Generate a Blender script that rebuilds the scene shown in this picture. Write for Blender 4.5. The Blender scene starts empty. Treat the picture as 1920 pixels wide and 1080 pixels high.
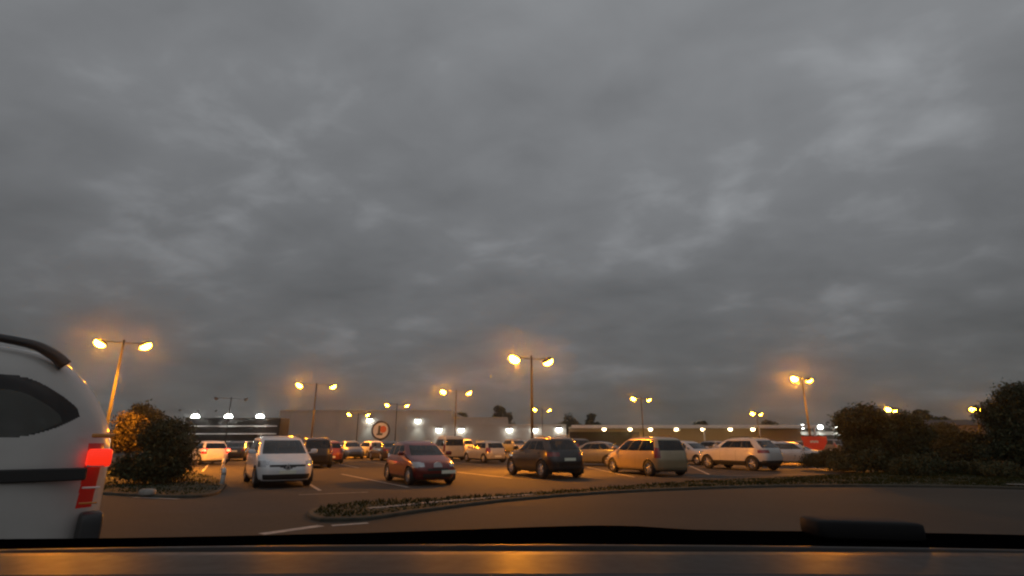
import bpy, math, random
import numpy as np
from mathutils import Vector, Matrix
R = math.radians
rng = np.random.default_rng(7)
random.seed(7)
SC = bpy.context.scene
COL = SC.collection

# ------------------------------------------------------------------ camera
FPX, HC, PITCH = 1000.0, 1.48, R(15.96)
cam_d = bpy.data.cameras.new('camera')
cam = bpy.data.objects.new('camera', cam_d); COL.objects.link(cam)
cam.location = (0, 0, HC); cam.rotation_euler = (R(90) + PITCH, 0, 0)
cam_d.sensor_width = 36; cam_d.lens = 36 * FPX / 1920
cam_d.clip_start = 0.02; cam_d.clip_end = 8000
SC.camera = cam
CP, SP = math.cos(PITCH), math.sin(PITCH)

def ray(px, py):
    dx, dy = (px - 960) / FPX, (540 - py) / FPX
    return Vector((dx, CP - SP * dy, SP + CP * dy))
def at(px, py, z=0.0):
    r = ray(px, py); t = (z - HC) / r.z
    return Vector((r.x * t, r.y * t, z))
def atD(px, py, Y):
    r = ray(px, py); t = Y / r.y
    return Vector((r.x * t, Y, HC + r.z * t))
def ground(px, Y):
    """ground point seen in column px at forward distance Y"""
    dc = Y * CP - HC * SP
    return Vector(((px - 960) / FPX * dc, Y, 0))

# ------------------------------------------------------------------ world
SUN_EL, SUN_ROT = R(6), R(200)
w = bpy.data.worlds.new('World'); SC.world = w; w.use_nodes = True
nt = w.node_tree; N = nt.nodes; N.clear(); LK = nt.links.new
def nd(t, **k):
    n = N.new(t)
    for a, b in k.items(): setattr(n, a, b)
    return n
def mth(op, a, b=None, c=None):
    n = nd('ShaderNodeMath', operation=op)
    for i, v in enumerate((a, b, c)):
        if v is None: continue
        if hasattr(v, 'links'): LK(v, n.inputs[i])
        else: n.inputs[i].default_value = v
    return n.outputs[0]
tc = nd('ShaderNodeTexCoord'); sep = nd('ShaderNodeSeparateXYZ'); LK(tc.outputs['Generated'], sep.inputs[0])
X, Y, Z = sep.outputs
zc = mth('MAXIMUM', Z, 0.0)
den = mth('ADD', zc, 0.26)
cmb = nd('ShaderNodeCombineXYZ'); LK(mth('DIVIDE', X, den), cmb.inputs[0]); LK(mth('DIVIDE', Y, den), cmb.inputs[1])
rotn = nd('ShaderNodeMapping'); rotn.inputs['Rotation'].default_value = (0, 0, R(24)); rotn.inputs['Scale'].default_value = (0.95, 1.1, 1); LK(cmb.outputs[0], rotn.inputs[0])
def noise(vec, scale, detail, rough, dist, off):
    m = nd('ShaderNodeMapping'); m.inputs['Location'].default_value = off; LK(vec, m.inputs[0])
    n = nd('ShaderNodeTexNoise'); n.inputs['Scale'].default_value = scale; n.inputs['Detail'].default_value = detail
    n.inputs['Roughness'].default_value = rough; n.inputs['Distortion'].default_value = dist
    LK(m.outputs[0], n.inputs['Vector']); return n.outputs['Fac']
n1 = noise(rotn.outputs[0], 1.7, 5, 0.45, 0.2, (3.1, 1.7, 0))
n2 = noise(rotn.outputs[0], 4.8, 5, 0.5, 0.25, (7.3, 4.2, 0))
n3 = noise(rotn.outputs[0], 0.55, 2, 0.5, 0.0, (1.3, 9.2, 0))
cl = mth('ADD', mth('MULTIPLY', mth('SUBTRACT', n1, 0.5), 0.72), mth('MULTIPLY', mth('SUBTRACT', n2, 0.5), 0.5))
cl = mth('ADD', cl, mth('MULTIPLY', mth('SUBTRACT', n3, 0.5), 0.5))
# occasional thin bright gaps
gap = mth('MULTIPLY', mth('MAXIMUM', mth('SUBTRACT', mth('MULTIPLY', n1, n2), 0.29), 0.0), 1.9)
cl = mth('ADD', cl, gap)
# overcast luminance: darker towards the horizon, brighter overhead; unseen sky behind the camera is raised to light facing fronts
base = mth('ADD', 0.06, mth('MULTIPLY', mth('POWER', zc, 0.72), 0.225))
rear_fill = mth('MULTIPLY', mth('MAXIMUM', mth('MULTIPLY', Y, -1.0), 0.0), 0.10)
lum = mth('MULTIPLY', mth('ADD', base, rear_fill), mth('ADD', 1.0, cl))
warm = mth('POWER', mth('SUBTRACT', 1.0, mth('MINIMUM', zc, 1.0)), 9.0)
mixc = nd('ShaderNodeMix', data_type='RGBA'); LK(warm, mixc.inputs['Factor'])
mixc.inputs[6].default_value = (0.965, 1.0, 1.05, 1); mixc.inputs[7].default_value = (1.03, 1.0, 0.95, 1)
mul = nd('ShaderNodeVectorMath', operation='SCALE'); LK(mixc.outputs[2], mul.inputs[0]); LK(lum, mul.inputs['Scale'])
sky = nd('ShaderNodeTexSky', sky_type='NISHITA'); sky.sun_disc = False; sky.sun_elevation = SUN_EL; sky.sun_rotation = SUN_ROT
bg1 = nd('ShaderNodeBackground'); LK(mul.outputs[0], bg1.inputs[0]); bg1.inputs[1].default_value = 1.0
bg2 = nd('ShaderNodeBackground'); LK(sky.outputs[0], bg2.inputs[0]); bg2.inputs[1].default_value = 0.05
mx = nd('ShaderNodeMixShader'); mx.inputs[0].default_value = 0.03; LK(bg1.outputs[0], mx.inputs[1]); LK(bg2.outputs[0], mx.inputs[2])
wo = nd('ShaderNodeOutputWorld'); LK(mx.outputs[0], wo.inputs[0])

sd = bpy.data.lights.new('sun', 'SUN'); sd.energy = 0.06; sd.angle = R(40); sd.color = (1, 0.93, 0.85)
so = bpy.data.objects.new('sun', sd); COL.objects.link(so)
so.rotation_euler = (R(90) - SUN_EL - R(25), 0, -SUN_ROT + R(180))

SC.view_settings.view_transform = 'Standard'; SC.view_settings.look = 'None'
SC.view_settings.exposure = 0; SC.view_settings.gamma = 1
SC.render.engine = 'CYCLES'
cy = SC.cycles
cy.use_denoising = True; cy.use_light_tree = True
cy.max_bounces = 6; cy.diffuse_bounces = 3; cy.glossy_bounces = 3; cy.transparent_max_bounces = 6; cy.volume_bounces = 0
cy.caustics_reflective = False; cy.caustics_refractive = False
cy.sample_clamp_indirect = 3.0
cy.pixel_filter_type = 'BLACKMAN_HARRIS'; cy.filter_width = 2.2

# ------------------------------------------------------------------ materials
def mat(name, col, rough=0.6, metal=0.0, coat=0.0, spec=0.5, emit=None, estr=0.0, noise_amt=0.0, nscale=20.0, bump=0.0, nscale2=None, rough_var=0.0):
    m = bpy.data.materials.new(name); m.use_nodes = True
    t = m.node_tree; p = t.nodes['Principled BSDF']
    p.inputs['Base Color'].default_value = (*col, 1); p.inputs['Roughness'].default_value = rough
    p.inputs['Metallic'].default_value = metal; p.inputs['Coat Weight'].default_value = coat
    p.inputs['Coat Roughness'].default_value = 0.06; p.inputs['Specular IOR Level'].default_value = spec
    if emit: p.inputs['Emission Color'].default_value = (*emit, 1); p.inputs['Emission Strength'].default_value = estr
    if noise_amt or bump or rough_var:
        g = t.nodes.new('ShaderNodeTexCoord'); n = t.nodes.new('ShaderNodeTexNoise')
        n.inputs['Scale'].default_value = nscale; n.inputs['Detail'].default_value = 7; n.inputs['Roughness'].default_value = 0.62
        t.links.new(g.outputs['Object'], n.inputs['Vector'])
        fac = n.outputs['Fac']
        if nscale2:
            n2 = t.nodes.new('ShaderNodeTexNoise'); n2.inputs['Scale'].default_value = nscale2; n2.inputs['Detail'].default_value = 4
            t.links.new(g.outputs['Object'], n2.inputs['Vector'])
            av = t.nodes.new('ShaderNodeMath'); av.operation = 'ADD'; t.links.new(fac, av.inputs[0]); t.links.new(n2.outputs['Fac'], av.inputs[1])
            hv = t.nodes.new('ShaderNodeMath'); hv.operation = 'MULTIPLY'; t.links.new(av.outputs[0], hv.inputs[0]); hv.inputs[1].default_value = 0.5
            fac = hv.outputs[0]
        if noise_amt:
            mr = t.nodes.new('ShaderNodeMapRange'); mr.inputs[1].default_value = 0.3; mr.inputs[2].default_value = 0.7
            mr.inputs[3].default_value = 1 - noise_amt; mr.inputs[4].default_value = 1 + noise_amt
            t.links.new(fac, mr.inputs[0])
            vm = t.nodes.new('ShaderNodeVectorMath'); vm.operation = 'SCALE'; vm.inputs[0].default_value = col
            t.links.new(mr.outputs[0], vm.inputs['Scale']); t.links.new(vm.outputs[0], p.inputs['Base Color'])
        if rough_var:
            mr = t.nodes.new('ShaderNodeMapRange'); mr.inputs[1].default_value = 0.3; mr.inputs[2].default_value = 0.7
            mr.inputs[3].default_value = max(0.02, rough - rough_var); mr.inputs[4].default_value = min(1, rough + rough_var)
            t.links.new(fac, mr.inputs[0]); t.links.new(mr.outputs[0], p.inputs['Roughness'])
        if bump:
            b = t.nodes.new('ShaderNodeBump'); b.inputs['Strength'].default_value = bump; b.inputs['Distance'].default_value = 0.01
            t.links.new(n.outputs['Fac'], b.inputs['Height']); t.links.new(b.outputs[0], p.inputs['Normal'])
    return m

M = {}
M['earth'] = mat('earth', (0.05, 0.05, 0.035), 0.95, noise_amt=0.3, nscale=0.3)
M['asphalt'] = mat('asphalt', (0.056, 0.052, 0.047), 0.85, spec=.12, noise_amt=0.55, nscale=9, nscale2=0.22, bump=0.3, rough_var=0.15)
M['road'] = mat('road_asphalt', (0.054, 0.047, 0.038), 0.85, spec=.15, noise_amt=0.55, nscale=8, nscale2=0.3, bump=0.3, rough_var=0.15)
M['paint_line'] = mat('line_paint', (0.3, 0.29, 0.27), 0.7, noise_amt=0.45, nscale=6)
M['kerb'] = mat('kerb_concrete', (0.27, 0.26, 0.24), 0.85, noise_amt=0.3, nscale=5)
M['kerb_dark'] = mat('kerb_dirty', (0.045, 0.042, 0.03), 0.9, noise_amt=0.4, nscale=4)
M['turf'] = mat('turf_soil', (0.022, 0.025, 0.01), 0.95, noise_amt=0.4, nscale=3)
M['grass'] = mat('grass_blade', (0.027, 0.032, 0.009), 0.95, spec=0.1, noise_amt=0.35, nscale=2)
M['glass'] = mat('car_glass', (0.012, 0.013, 0.014), 0.06, spec=0.6)
def glassmat():
    m = bpy.data.materials.new('car_glass'); m.use_nodes = True; t = m.node_tree; t.nodes.clear()
    tr = t.nodes.new('ShaderNodeBsdfTransparent'); tr.inputs[0].default_value = (0.30, 0.32, 0.31, 1)
    gl = t.nodes.new('ShaderNodeBsdfGlossy'); gl.inputs['Roughness'].default_value = 0.05; gl.inputs[0].default_value = (1, 1, 1, 1)
    fr = t.nodes.new('ShaderNodeFresnel'); fr.inputs[0].default_value = 1.52
    mx_ = t.nodes.new('ShaderNodeMixShader'); o = t.nodes.new('ShaderNodeOutputMaterial')
    t.links.new(fr.outputs[0], mx_.inputs[0]); t.links.new(tr.outputs[0], mx_.inputs[1]); t.links.new(gl.outputs[0], mx_.inputs[2]); t.links.new(mx_.outputs[0], o.inputs[0])
    return m
M['glass'] = glassmat()
M['seat'] = mat('seat_fabric', (0.03, 0.03, 0.032), 0.9, noise_amt=.2, nscale=30)
M['black'] = mat('black_plastic', (0.018, 0.018, 0.018), 0.55)
M['trim'] = mat('dark_trim', (0.03, 0.03, 0.032), 0.4)
M['tyre'] = mat('tyre_rubber', (0.016, 0.016, 0.016), 0.8)
M['rim'] = mat('alloy', (0.42, 0.42, 0.43), 0.35, metal=0.8)
M['chrome'] = mat('chrome', (0.75, 0.75, 0.76), 0.14, metal=1.0)
M['lens_clear'] = mat('headlamp_glass', (0.45, 0.45, 0.46), 0.08, metal=0.6, coat=1.0)
M['lens_red'] = mat('tail_lens', (0.16, 0.008, 0.007), 0.12, coat=1.0)
M['lens_red_lit'] = mat('tail_lens_lit', (0.5, 0.02, 0.01), 0.2, emit=(1, 0.03, 0.01), estr=0.9)
M['lens_red_dim'] = mat('tail_lens_dim', (0.25, 0.012, 0.01), 0.2, coat=1.0, emit=(1, 0.03, 0.012), estr=0.06)
M['lens_red_glow'] = mat('tail_lens_glow', (0.35, 0.008, 0.006), 0.2, emit=(1, 0.006, 0.003), estr=1.8)
M['brake_lit'] = mat('brake_lamp_lit', (0.6, 0.05, 0.02), 0.2, emit=(1, 0.10, 0.04), estr=9)
M['amber'] = mat('amber_lens', (0.6, 0.22, 0.03), 0.15, coat=1.0)
M['plate'] = mat('plate_white', (0.72, 0.73, 0.6), 0.5)
M['lit_pole'] = mat('pole_lit_tone', (0.03, 0.029, 0.027), 0.8, spec=.1, noise_amt=.15, nscale=8)  # lighter copy of the pole colour, standing for lamplight on the leftmost pole
M['metal_pole'] = mat('pole_dim_tone', (0.007, 0.0068, 0.0065), 0.9, spec=.05, metal=0.0, noise_amt=0.15, nscale=8)  # pole colour darkened so that lamplight on it reads faint
M['hood'] = mat('lamp_hood', (0.12, 0.11, 0.1), 0.5)
M['lamp_on'] = mat('sodium_lens', (0.9, 0.7, 0.4), 0.3, emit=(1.0, 0.31, 0.007), estr=480)
M['lamp_glare'] = mat('sodium_lens_bright', (0.9, 0.7, 0.4), 0.3, emit=(1.0, 0.31, 0.006), estr=1300)
M['lamp_far'] = mat('sodium_lens_far', (0.9, 0.7, 0.4), 0.3, emit=(1.0, 0.34, 0.012), estr=300)
M['lamp_off'] = mat('lamp_lens_off', (0.25, 0.25, 0.24), 0.3)
M['flood_on'] = mat('flood_lens', (0.9, 0.9, 0.9), 0.3, emit=(0.98, 1.0, 0.92), estr=22)
M['warm_on'] = mat('warm_lens', (0.9, 0.8, 0.6), 0.3, emit=(1.0, 0.74, 0.4), estr=11)
M['wall'] = mat('wall_cladding', (0.40, 0.375, 0.335), 0.75, noise_amt=0.08, nscale=0.4)
M['house_wall'] = mat('house_render', (0.10, 0.098, 0.095), 0.85, noise_amt=.1, nscale=1)
M['fascia'] = mat('canopy_fascia', (0.68, 0.66, 0.62), 0.6, noise_amt=0.06, nscale=0.5)
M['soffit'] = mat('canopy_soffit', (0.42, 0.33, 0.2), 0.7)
M['shopfront'] = mat('shopfront_dark', (0.012, 0.011, 0.009), 0.5, spec=.2)
M['black_panel'] = mat('black_cladding', (0.004, 0.004, 0.004), 0.5, spec=0.12, rough_var=0.08, nscale=0.5)
M['white_trim'] = mat('pale_trim', (0.7, 0.7, 0.68), 0.5)
M['sign_white'] = mat('sign_white', (0.6, 0.6, 0.62), 0.4)
M['sign_navy'] = mat('sign_navy', (0.012, 0.018, 0.045), 0.35)
M['sign_orange'] = mat('sign_orange', (0.55, 0.085, 0.03), 0.4)
M['red_panel'] = mat('red_panel', (0.62, 0.045, 0.015), 0.5)
M['bark'] = mat('bark', (0.06, 0.045, 0.03), 0.9, noise_amt=0.4, nscale=12)
def leafmat(name, col):
    m = mat(name, col, 0.75, spec=0.25)
    t = m.node_tree; p = t.nodes['Principled BSDF']
    oi = t.nodes.new('ShaderNodeNewGeometry'); mr = t.nodes.new('ShaderNodeMapRange')
    mr.inputs[3].default_value = 0.55; mr.inputs[4].default_value = 1.5; t.links.new(oi.outputs['Random Per Island'], mr.inputs[0])
    vm = t.nodes.new('ShaderNodeVectorMath'); vm.operation = 'SCALE'; vm.inputs[0].default_value = col
    t.links.new(mr.outputs[0], vm.inputs['Scale']); t.links.new(vm.outputs[0], p.inputs['Base Color'])
    return m
M['leaf'] = leafmat('leaf_dark', (0.045, 0.05, 0.022))
M['leaf_autumn'] = leafmat('leaf_autumn', (0.012, 0.0085, 0.003))
M['leaf_olive'] = leafmat('leaf_olive', (0.09, 0.075, 0.03))
M['dash'] = mat('dash_pad', (0.033, 0.03, 0.029), 0.42, spec=0.06, noise_amt=0.06, nscale=60, rough_var=0.04)
M['dash_dark'] = mat('dash_lip', (0.03, 0.03, 0.035), 0.6)
M['scuttle'] = mat('scuttle_black', (0.0012, 0.0012, 0.0013), 0.95, spec=0.0)
M['case'] = mat('case_black', (0.007, 0.007, 0.008), 0.7, spec=0.2)
PAINT = {}
def paint(name, col, metal=0.25, rough=0.32):
    if name not in PAINT:
        m = PAINT[name] = mat('paint_' + name, col, rough, metal=metal, coat=0.8, noise_amt=0.07, nscale=3)
        t = m.node_tree; p = t.nodes['Principled BSDF']; out = [n for n in t.nodes if n.type == 'OUTPUT_MATERIAL'][0]
        geo = t.nodes.new('ShaderNodeNewGeometry'); ins = t.nodes.new('ShaderNodeBsdfDiffuse'); ins.inputs[0].default_value = (.025, .025, .027, 1)
        ms = t.nodes.new('ShaderNodeMixShader'); t.links.new(geo.outputs['Backfacing'], ms.inputs[0]); t.links.new(p.outputs[0], ms.inputs[1]); t.links.new(ins.outputs[0], ms.inputs[2]); t.links.new(ms.outputs[0], out.inputs[0])
    return PAINT[name]

# ------------------------------------------------------------------ helpers
def tag(o, label=None, cat=None, group=None, kind=None):
    if label: o['label'] = label
    if cat: o['category'] = cat
    if group: o['group'] = group
    if kind: o['kind'] = kind
    return o
def empty(name, loc=(0, 0, 0), rz=0.0, label=None, cat=None, group=None):
    o = bpy.data.objects.new(name, None); COL.objects.link(o)
    o.empty_display_size = 0.2
    o.location = loc; o.rotation_euler = (0, 0, rz)
    return tag(o, label, cat, group)
class MB:
    """collects shapes, builds ONE mesh"""
    def __init__(s): s.v = []; s.f = []
    def add(s, v, f):
        b = len(s.v); s.v += [tuple(map(float, p)) for p in v]; s.f += [tuple(int(i) + b for i in q) for q in f]; return s
    def box(s, c, d, rz=0.0, bev=0.0, tilt=None):
        hx, hy, hz = d[0] / 2, d[1] / 2, d[2] / 2
        if bev > 0:
            b = min(bev, hx * .9, hy * .9, hz * .9); pts = []
            rings = [(-hz, b), (-hz + b, 0), (hz - b, 0), (hz, b)]
            for z, i in rings:
                for (sx, sy) in ((1, 1), (-1, 1), (-1, -1), (1, -1)):
                    a = (sx * (hx - i), sy * (hy - i - b * (i == 0))); e = (sx * (hx - i - b * (i == 0)), sy * (hy - i))
                    pr = [a, e] if sx * sy > 0 else [e, a]
                    for q in pr: pts.append((q[0], q[1], z))
            fs = [tuple(range(7, -1, -1)), tuple(range(24, 32))]
            for k in range(3):
                for j in range(8): fs.append((k * 8 + j, k * 8 + (j + 1) % 8, k * 8 + 8 + (j + 1) % 8, k * 8 + 8 + j))
        else:
            pts = [(x, y, z) for z in (-hz, hz) for (x, y) in ((-hx, -hy), (hx, -hy), (hx, hy), (-hx, hy))]
            fs = [(3, 2, 1, 0), (4, 5, 6, 7), (0, 1, 5, 4), (1, 2, 6, 5), (2, 3, 7, 6), (3, 0, 4, 7)]
        mtx = Matrix.Rotation(rz, 3, 'Z')
        if tilt: mtx = mtx @ Matrix.Rotation(tilt, 3, 'Y')
        return s.add([mtx @ Vector(p) + Vector(c) for p in pts], fs)
    def tube(s, pts, r, n=8, cap=True):
        pts = [Vector(p) for p in pts]; rs = r if isinstance(r, (list, tuple)) else [r] * len(pts)
        vs = []; up = Vector((0.123, 0.345, 0.93)).normalized()
        for i, p in enumerate(pts):
            d = (pts[min(i + 1, len(pts) - 1)] - pts[max(i - 1, 0)]).normalized()
            a = d.cross(up); a = a.normalized() if a.length > 1e-4 else Vector((1, 0, 0)); b = d.cross(a)
            for k in range(n):
                t = 2 * math.pi * k / n; vs.append(p + (a * math.cos(t) + b * math.sin(t)) * rs[i])
        fs = [(i * n + k, i * n + (k + 1) % n, (i + 1) * n + (k + 1) % n, (i + 1) * n + k) for i in range(len(pts) - 1) for k in range(n)]
        if cap: fs += [tuple(range(n - 1, -1, -1)), tuple(range((len(pts) - 1) * n, len(pts) * n))]
        return s.add(vs, fs)
    def blob(s, c, r, e1=0.7, e2=0.7, nu=20, nv=12, mtx=None, zmin=-1, zmax=1):
        vs = []; sg = lambda x, p: math.copysign(abs(x) ** p, x)
        a0, a1 = math.asin(zmin), math.asin(zmax)
        for j in range(nv + 1):
            la = a0 + (a1 - a0) * j / nv
            for i in range(nu):
                lo = 2 * math.pi * i / nu
                p = Vector((r[0] * sg(math.cos(la), e1) * sg(math.cos(lo), e2), r[1] * sg(math.cos(la), e1) * sg(math.sin(lo), e2), r[2] * sg(math.sin(la), e1)))
                if mtx: p = mtx @ p
                vs.append(p + Vector(c))
        fs = [(j * nu + i, j * nu + (i + 1) % nu, (j + 1) * nu + (i + 1) % nu, (j + 1) * nu + i) for j in range(nv) for i in range(nu)]
        fs += [tuple(range(nu - 1, -1, -1)), tuple(range(nv * nu, nv * nu + nu))]
        return s.add(vs, fs)
    def lathe(s, prof, n=28, axis='y', c=(0, 0, 0)):
        vs = []
        for (r_, h) in prof:
            for k in range(n):
                t = 2 * math.pi * k / n
                p = (r_ * math.cos(t), h, r_ * math.sin(t)) if axis == 'y' else (r_ * math.cos(t), r_ * math.sin(t), h)
                vs.append((p[0] + c[0], p[1] + c[1], p[2] + c[2]))
        m_ = len(prof)
        fs = [(i * n + k, i * n + (k + 1) % n, (i + 1) * n + (k + 1) % n, (i + 1) * n + k) for i in range(m_ - 1) for k in range(n)]
        return s.add(vs, fs)
    def mesh(s, name, m, smooth=True):
        me = bpy.data.meshes.new(name); me.from_pydata(s.v, [], s.f); me.update()
        if smooth: me.polygons.foreach_set('use_smooth', [True] * len(me.polygons))
        if m: me.materials.append(m)
        return me
    def build(s, name, m, parent=None, smooth=False, loc=None):
        me = s.mesh(name, m, smooth)
        return link(name, me, parent, loc)
def link(name, me, parent=None, loc=None, m=None):
    o = bpy.data.objects.new(name, me); COL.objects.link(o)
    if parent: o.parent = parent
    if loc is not None: o.location = loc
    if m:
        o.material_slots[0].link = 'OBJECT'; o.material_slots[0].material = m
    return o
def spot(name, parent, loc, energy, col, cone=160, blend=0.6, radius=0.15, rot=(0, 0, 0)):
    d = bpy.data.lights.new(name, 'SPOT'); d.energy = energy; d.color = col; d.spot_size = R(cone); d.spot_blend = blend; d.shadow_soft_size = radius
    o = bpy.data.objects.new(name, d); COL.objects.link(o); o.parent = parent; o.location = loc; o.rotation_euler = rot
    return o
def poly(name, pts, z, m, h=0.0, kind='structure', parent=None):
    """a flat sheet (or a low slab of height h) over an outline"""
    n = len(pts); mb = MB()
    top = [(p[0], p[1], z + h) for p in pts]
    if h > 0:
        bot = [(p[0], p[1], z) for p in pts]
        mb.add(top + bot, [tuple(range(n))] + [(i + n, (i + 1) % n + n, (i + 1) % n, i) for i in range(n)])
    else: mb.add(top, [tuple(range(n))])
    o = mb.build(name, m, parent)
    if kind: o['kind'] = kind
    return o
def smooth_pts(pts, k=6):
    """Catmull-Rom through open list"""
    P = [Vector(p) for p in pts]; out = []
    for i in range(len(P) - 1):
        a, b, c, d = P[max(i - 1, 0)], P[i], P[i + 1], P[min(i + 2, len(P) - 1)]
        for j in range(k):
            t = j / k
            out.append(0.5 * ((2 * b) + (c - a) * t + (2 * a - 5 * b + 4 * c - d) * t * t + (3 * b - a - 3 * c + d) * t ** 3))
    return out + [P[-1]]

# lot axes: rows run along U, bays along V
U = Vector((math.cos(R(27)), math.sin(R(27)), 0)); V = Vector((-math.sin(R(27)), math.cos(R(27)), 0))
SODIUM = (1.0, 0.31, 0.015)

# ------------------------------------------------------------------ ground, road, lot
g = MB(); n = 48; vs = [(3000 * math.cos(2 * math.pi * k / n), 3000 * math.sin(2 * math.pi * k / n), -0.012) for k in range(n)]
g.add(vs, [tuple(range(n))]); tag(g.build('ground', M['earth']), kind='structure')
poly('parking_lot', [(-140, 6), (140, 6), (140, 150), (-140, 150)], -0.004, M['asphalt'])
near_edge = [at(*p) for p in ((600, 979), (690, 976), (800, 960), (960, 940), (1120, 927), (1280, 919), (1440, 914), (1600, 913), (1760, 914), (1920, 918), (2100, 924))]
far_edge = [at(*p) for p in ((2100, 880), (1760, 884), (1560, 893), (1440, 899), (1280, 907), (1120, 919), (960, 931), (860, 937), (700, 944), (630, 950))]
nose = [at(*p) for p in ((600, 955), (578, 963), (580, 973))]
isl = smooth_pts(near_edge + far_edge + nose + [near_edge[0]], 6)[:-1]
road_out = [(-40, -12), (60, -12), (60, 24)] + [(p.x, p.y) for p in reversed(smooth_pts(near_edge, 4))] + [(-5.2, 9.5), (-40, 9.5)]
poly('road', [(-60, -20), (80, -20), (80, 14.0), (22, 14.6)] + [(p.x, p.y + 0.1) for p in reversed(near_edge[:8])] + [(-4.2, 12.2), (-60, 12.2)], 0.002, M['road'])
def island(name, outline):
    n = len(outline); c = sum((p for p in outline), Vector()) / n
    mb = MB()                                             # kerb ring
    inn = []
    for i, p in enumerate(outline):
        t = (outline[(i + 1) % n] - outline[i - 1]).normalized(); nn = Vector((-t.y, t.x, 0)); inn.append(p + nn * 0.14)
    vs = [(p.x, p.y, -0.01) for p in outline] + [(p.x, p.y, 0.05) for p in outline] + [(p.x + (q.x - p.x) * .2, p.y + (q.y - p.y) * .2, 0.072) for p, q in zip(outline, inn)] + [(q.x, q.y, 0.072) for q in inn]
    fs = [(k * n + i, k * n + (i + 1) % n, (k + 1) * n + (i + 1) % n, (k + 1) * n + i) for k in range(3) for i in range(n)]
    mb.add(vs, fs); tag(mb.build(name + '_kerb', M['kerb_dark']), kind='structure')
    poly(name, inn, 0.075, M['turf'])
    return inn
isl_in = island('grass_verge', isl)
lo = smooth_pts([at(*p) for p in ((120, 922), (200, 928), (330, 934), (400, 929), (421, 915), (418, 903), (385, 893), (300, 885), (120, 880), (60, 890), (60, 912), (120, 922))], 5)[:-1]
lo_in = island('grass_bed', lo)
# pale painted length of kerb, laid just above the verge kerb
kp = smooth_pts([at(690, 954, .07), at(750, 949, .07), at(805, 943, .07), at(960, 931, .07), at(1000, 928, .07)], 5)
mb = MB()
for a, b in zip(kp[:-1], kp[1:]):
    d = (b - a).normalized(); nn = Vector((-d.y, d.x, 0)) * 0.08
    mb.add([a - nn, b - nn, b + nn, a + nn, a - nn + Vector((0, 0, .02)), b - nn + Vector((0, 0, .02)), b + nn + Vector((0, 0, .02)), a + nn + Vector((0, 0, .02))],
           [(4, 5, 6, 7), (0, 1, 5, 4), (2, 3, 7, 6)])
tag(mb.build('pale_kerbstones', M['kerb']), kind='structure')
# painted lines
mk = MB()
def stripe(a, b, wd, z=0.006):
    a, b = Vector(a), Vector(b); d = (b - a).normalized(); nn = Vector((-d.y, d.x, 0)) * wd / 2
    mk.add([(p.x, p.y, z) for p in (a - nn, b - nn, b + nn, a + nn)], [(0, 1, 2, 3)])
stripe(at(490, 1002), at(602, 986), 0.22); stripe(at(622, 986), at(690, 981), 0.16)
stripe(at(575, 905), at(600, 920), 0.11); stripe(at(640, 889), at(765, 914), 0.11); stripe(at(560, 928), at(690, 923), 0.08)
stripe(at(845, 884), at(960, 897), 0.11); stripe(at(1100, 876), at(1190, 895), 0.11); stripe(at(1290, 872), at(1330, 890), 0.11)
stripe(at(1480, 868), at(1560, 884), 0.11)
stripe(at(250, 932.5), at(335, 936), 0.14); stripe(at(1890, 915.5), at(1990, 918), 0.25, 0.13)
stripe(at(1240, 894), at(1540, 889), 0.09)
row2 = Vector((0, 0, 0)) + V * 37
for k in range(-9, 16):
    p = row2 + U * (k * 2.55 - 1); stripe(p - V * 5, p + V * 5, 0.1)
row3 = V * 57
for k in range(-9, 20):
    p = row3 + U * (k * 2.55 - 1); stripe(p - V * 5, p + V * 5, 0.1)
tag(mk.build('painted_lines', M['paint_line']), kind='structure')
# grass blades
def inside(p, poly_):
    x, y = p; c = False; n = len(poly_)
    for i in range(n):
        a, b = poly_[i], poly_[i - 1]
        if (a.y > y) != (b.y > y) and x < (b.x - a.x) * (y - a.y) / (b.y - a.y) + a.x: c = not c
    return c
gb = MB()
for pl, cnt in ((isl_in, 110000), (lo_in, 16000)):
    xs = [p.x for p in pl]; ys = [p.y for p in pl]; k = 0
    while k < cnt:
        x = random.uniform(min(xs), min(max(xs), 26)); y = random.uniform(min(ys), max(ys)); k += 1
        if not inside((x, y), pl): continue
        h = random.uniform(0.03, 0.065) * (1.0 + 0.6 * math.sin(x * 1.7) * math.cos(y * 2.3)); a = random.uniform(0, 6.28); wd = random.uniform(0.01, 0.028)
        lx, ly = random.gauss(0, .04), random.gauss(0, .04)
        gb.add([(x - wd * math.cos(a), y - wd * math.sin(a), .074), (x + wd * math.cos(a), y + wd * math.sin(a), .074), (x + lx, y + ly, .074 + h)], [(0, 1, 2)])
tag(gb.build('grass', M['grass']), label='short dark grass on the kerbed verges', cat='grass', kind='stuff')

# ------------------------------------------------------------------ cars
def pchip(xk, yk, x):
    xk = np.array(xk, float); yk = np.array(yk, float); h = np.diff(xk); d = np.diff(yk) / h; m_ = np.zeros_like(yk)
    for i in range(1, len(xk) - 1):
        if d[i - 1] * d[i] > 0:
            w1, w2 = 2 * h[i] + h[i - 1], h[i] + 2 * h[i - 1]; m_[i] = (w1 + w2) / (w1 / d[i - 1] + w2 / d[i])
    m_[0], m_[-1] = d[0], d[-1]
    x = np.clip(x, xk[0], xk[-1]); i = np.clip(np.searchsorted(xk, x) - 1, 0, len(xk) - 2); t = (x - xk[i]) / h[i]
    return (1 + 2 * t) * (1 - t) ** 2 * yk[i] + t * (1 - t) ** 2 * h[i] * m_[i] + t * t * (3 - 2 * t) * yk[i + 1] + t * t * (t - 1) * h[i] * m_[i + 1]

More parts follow.
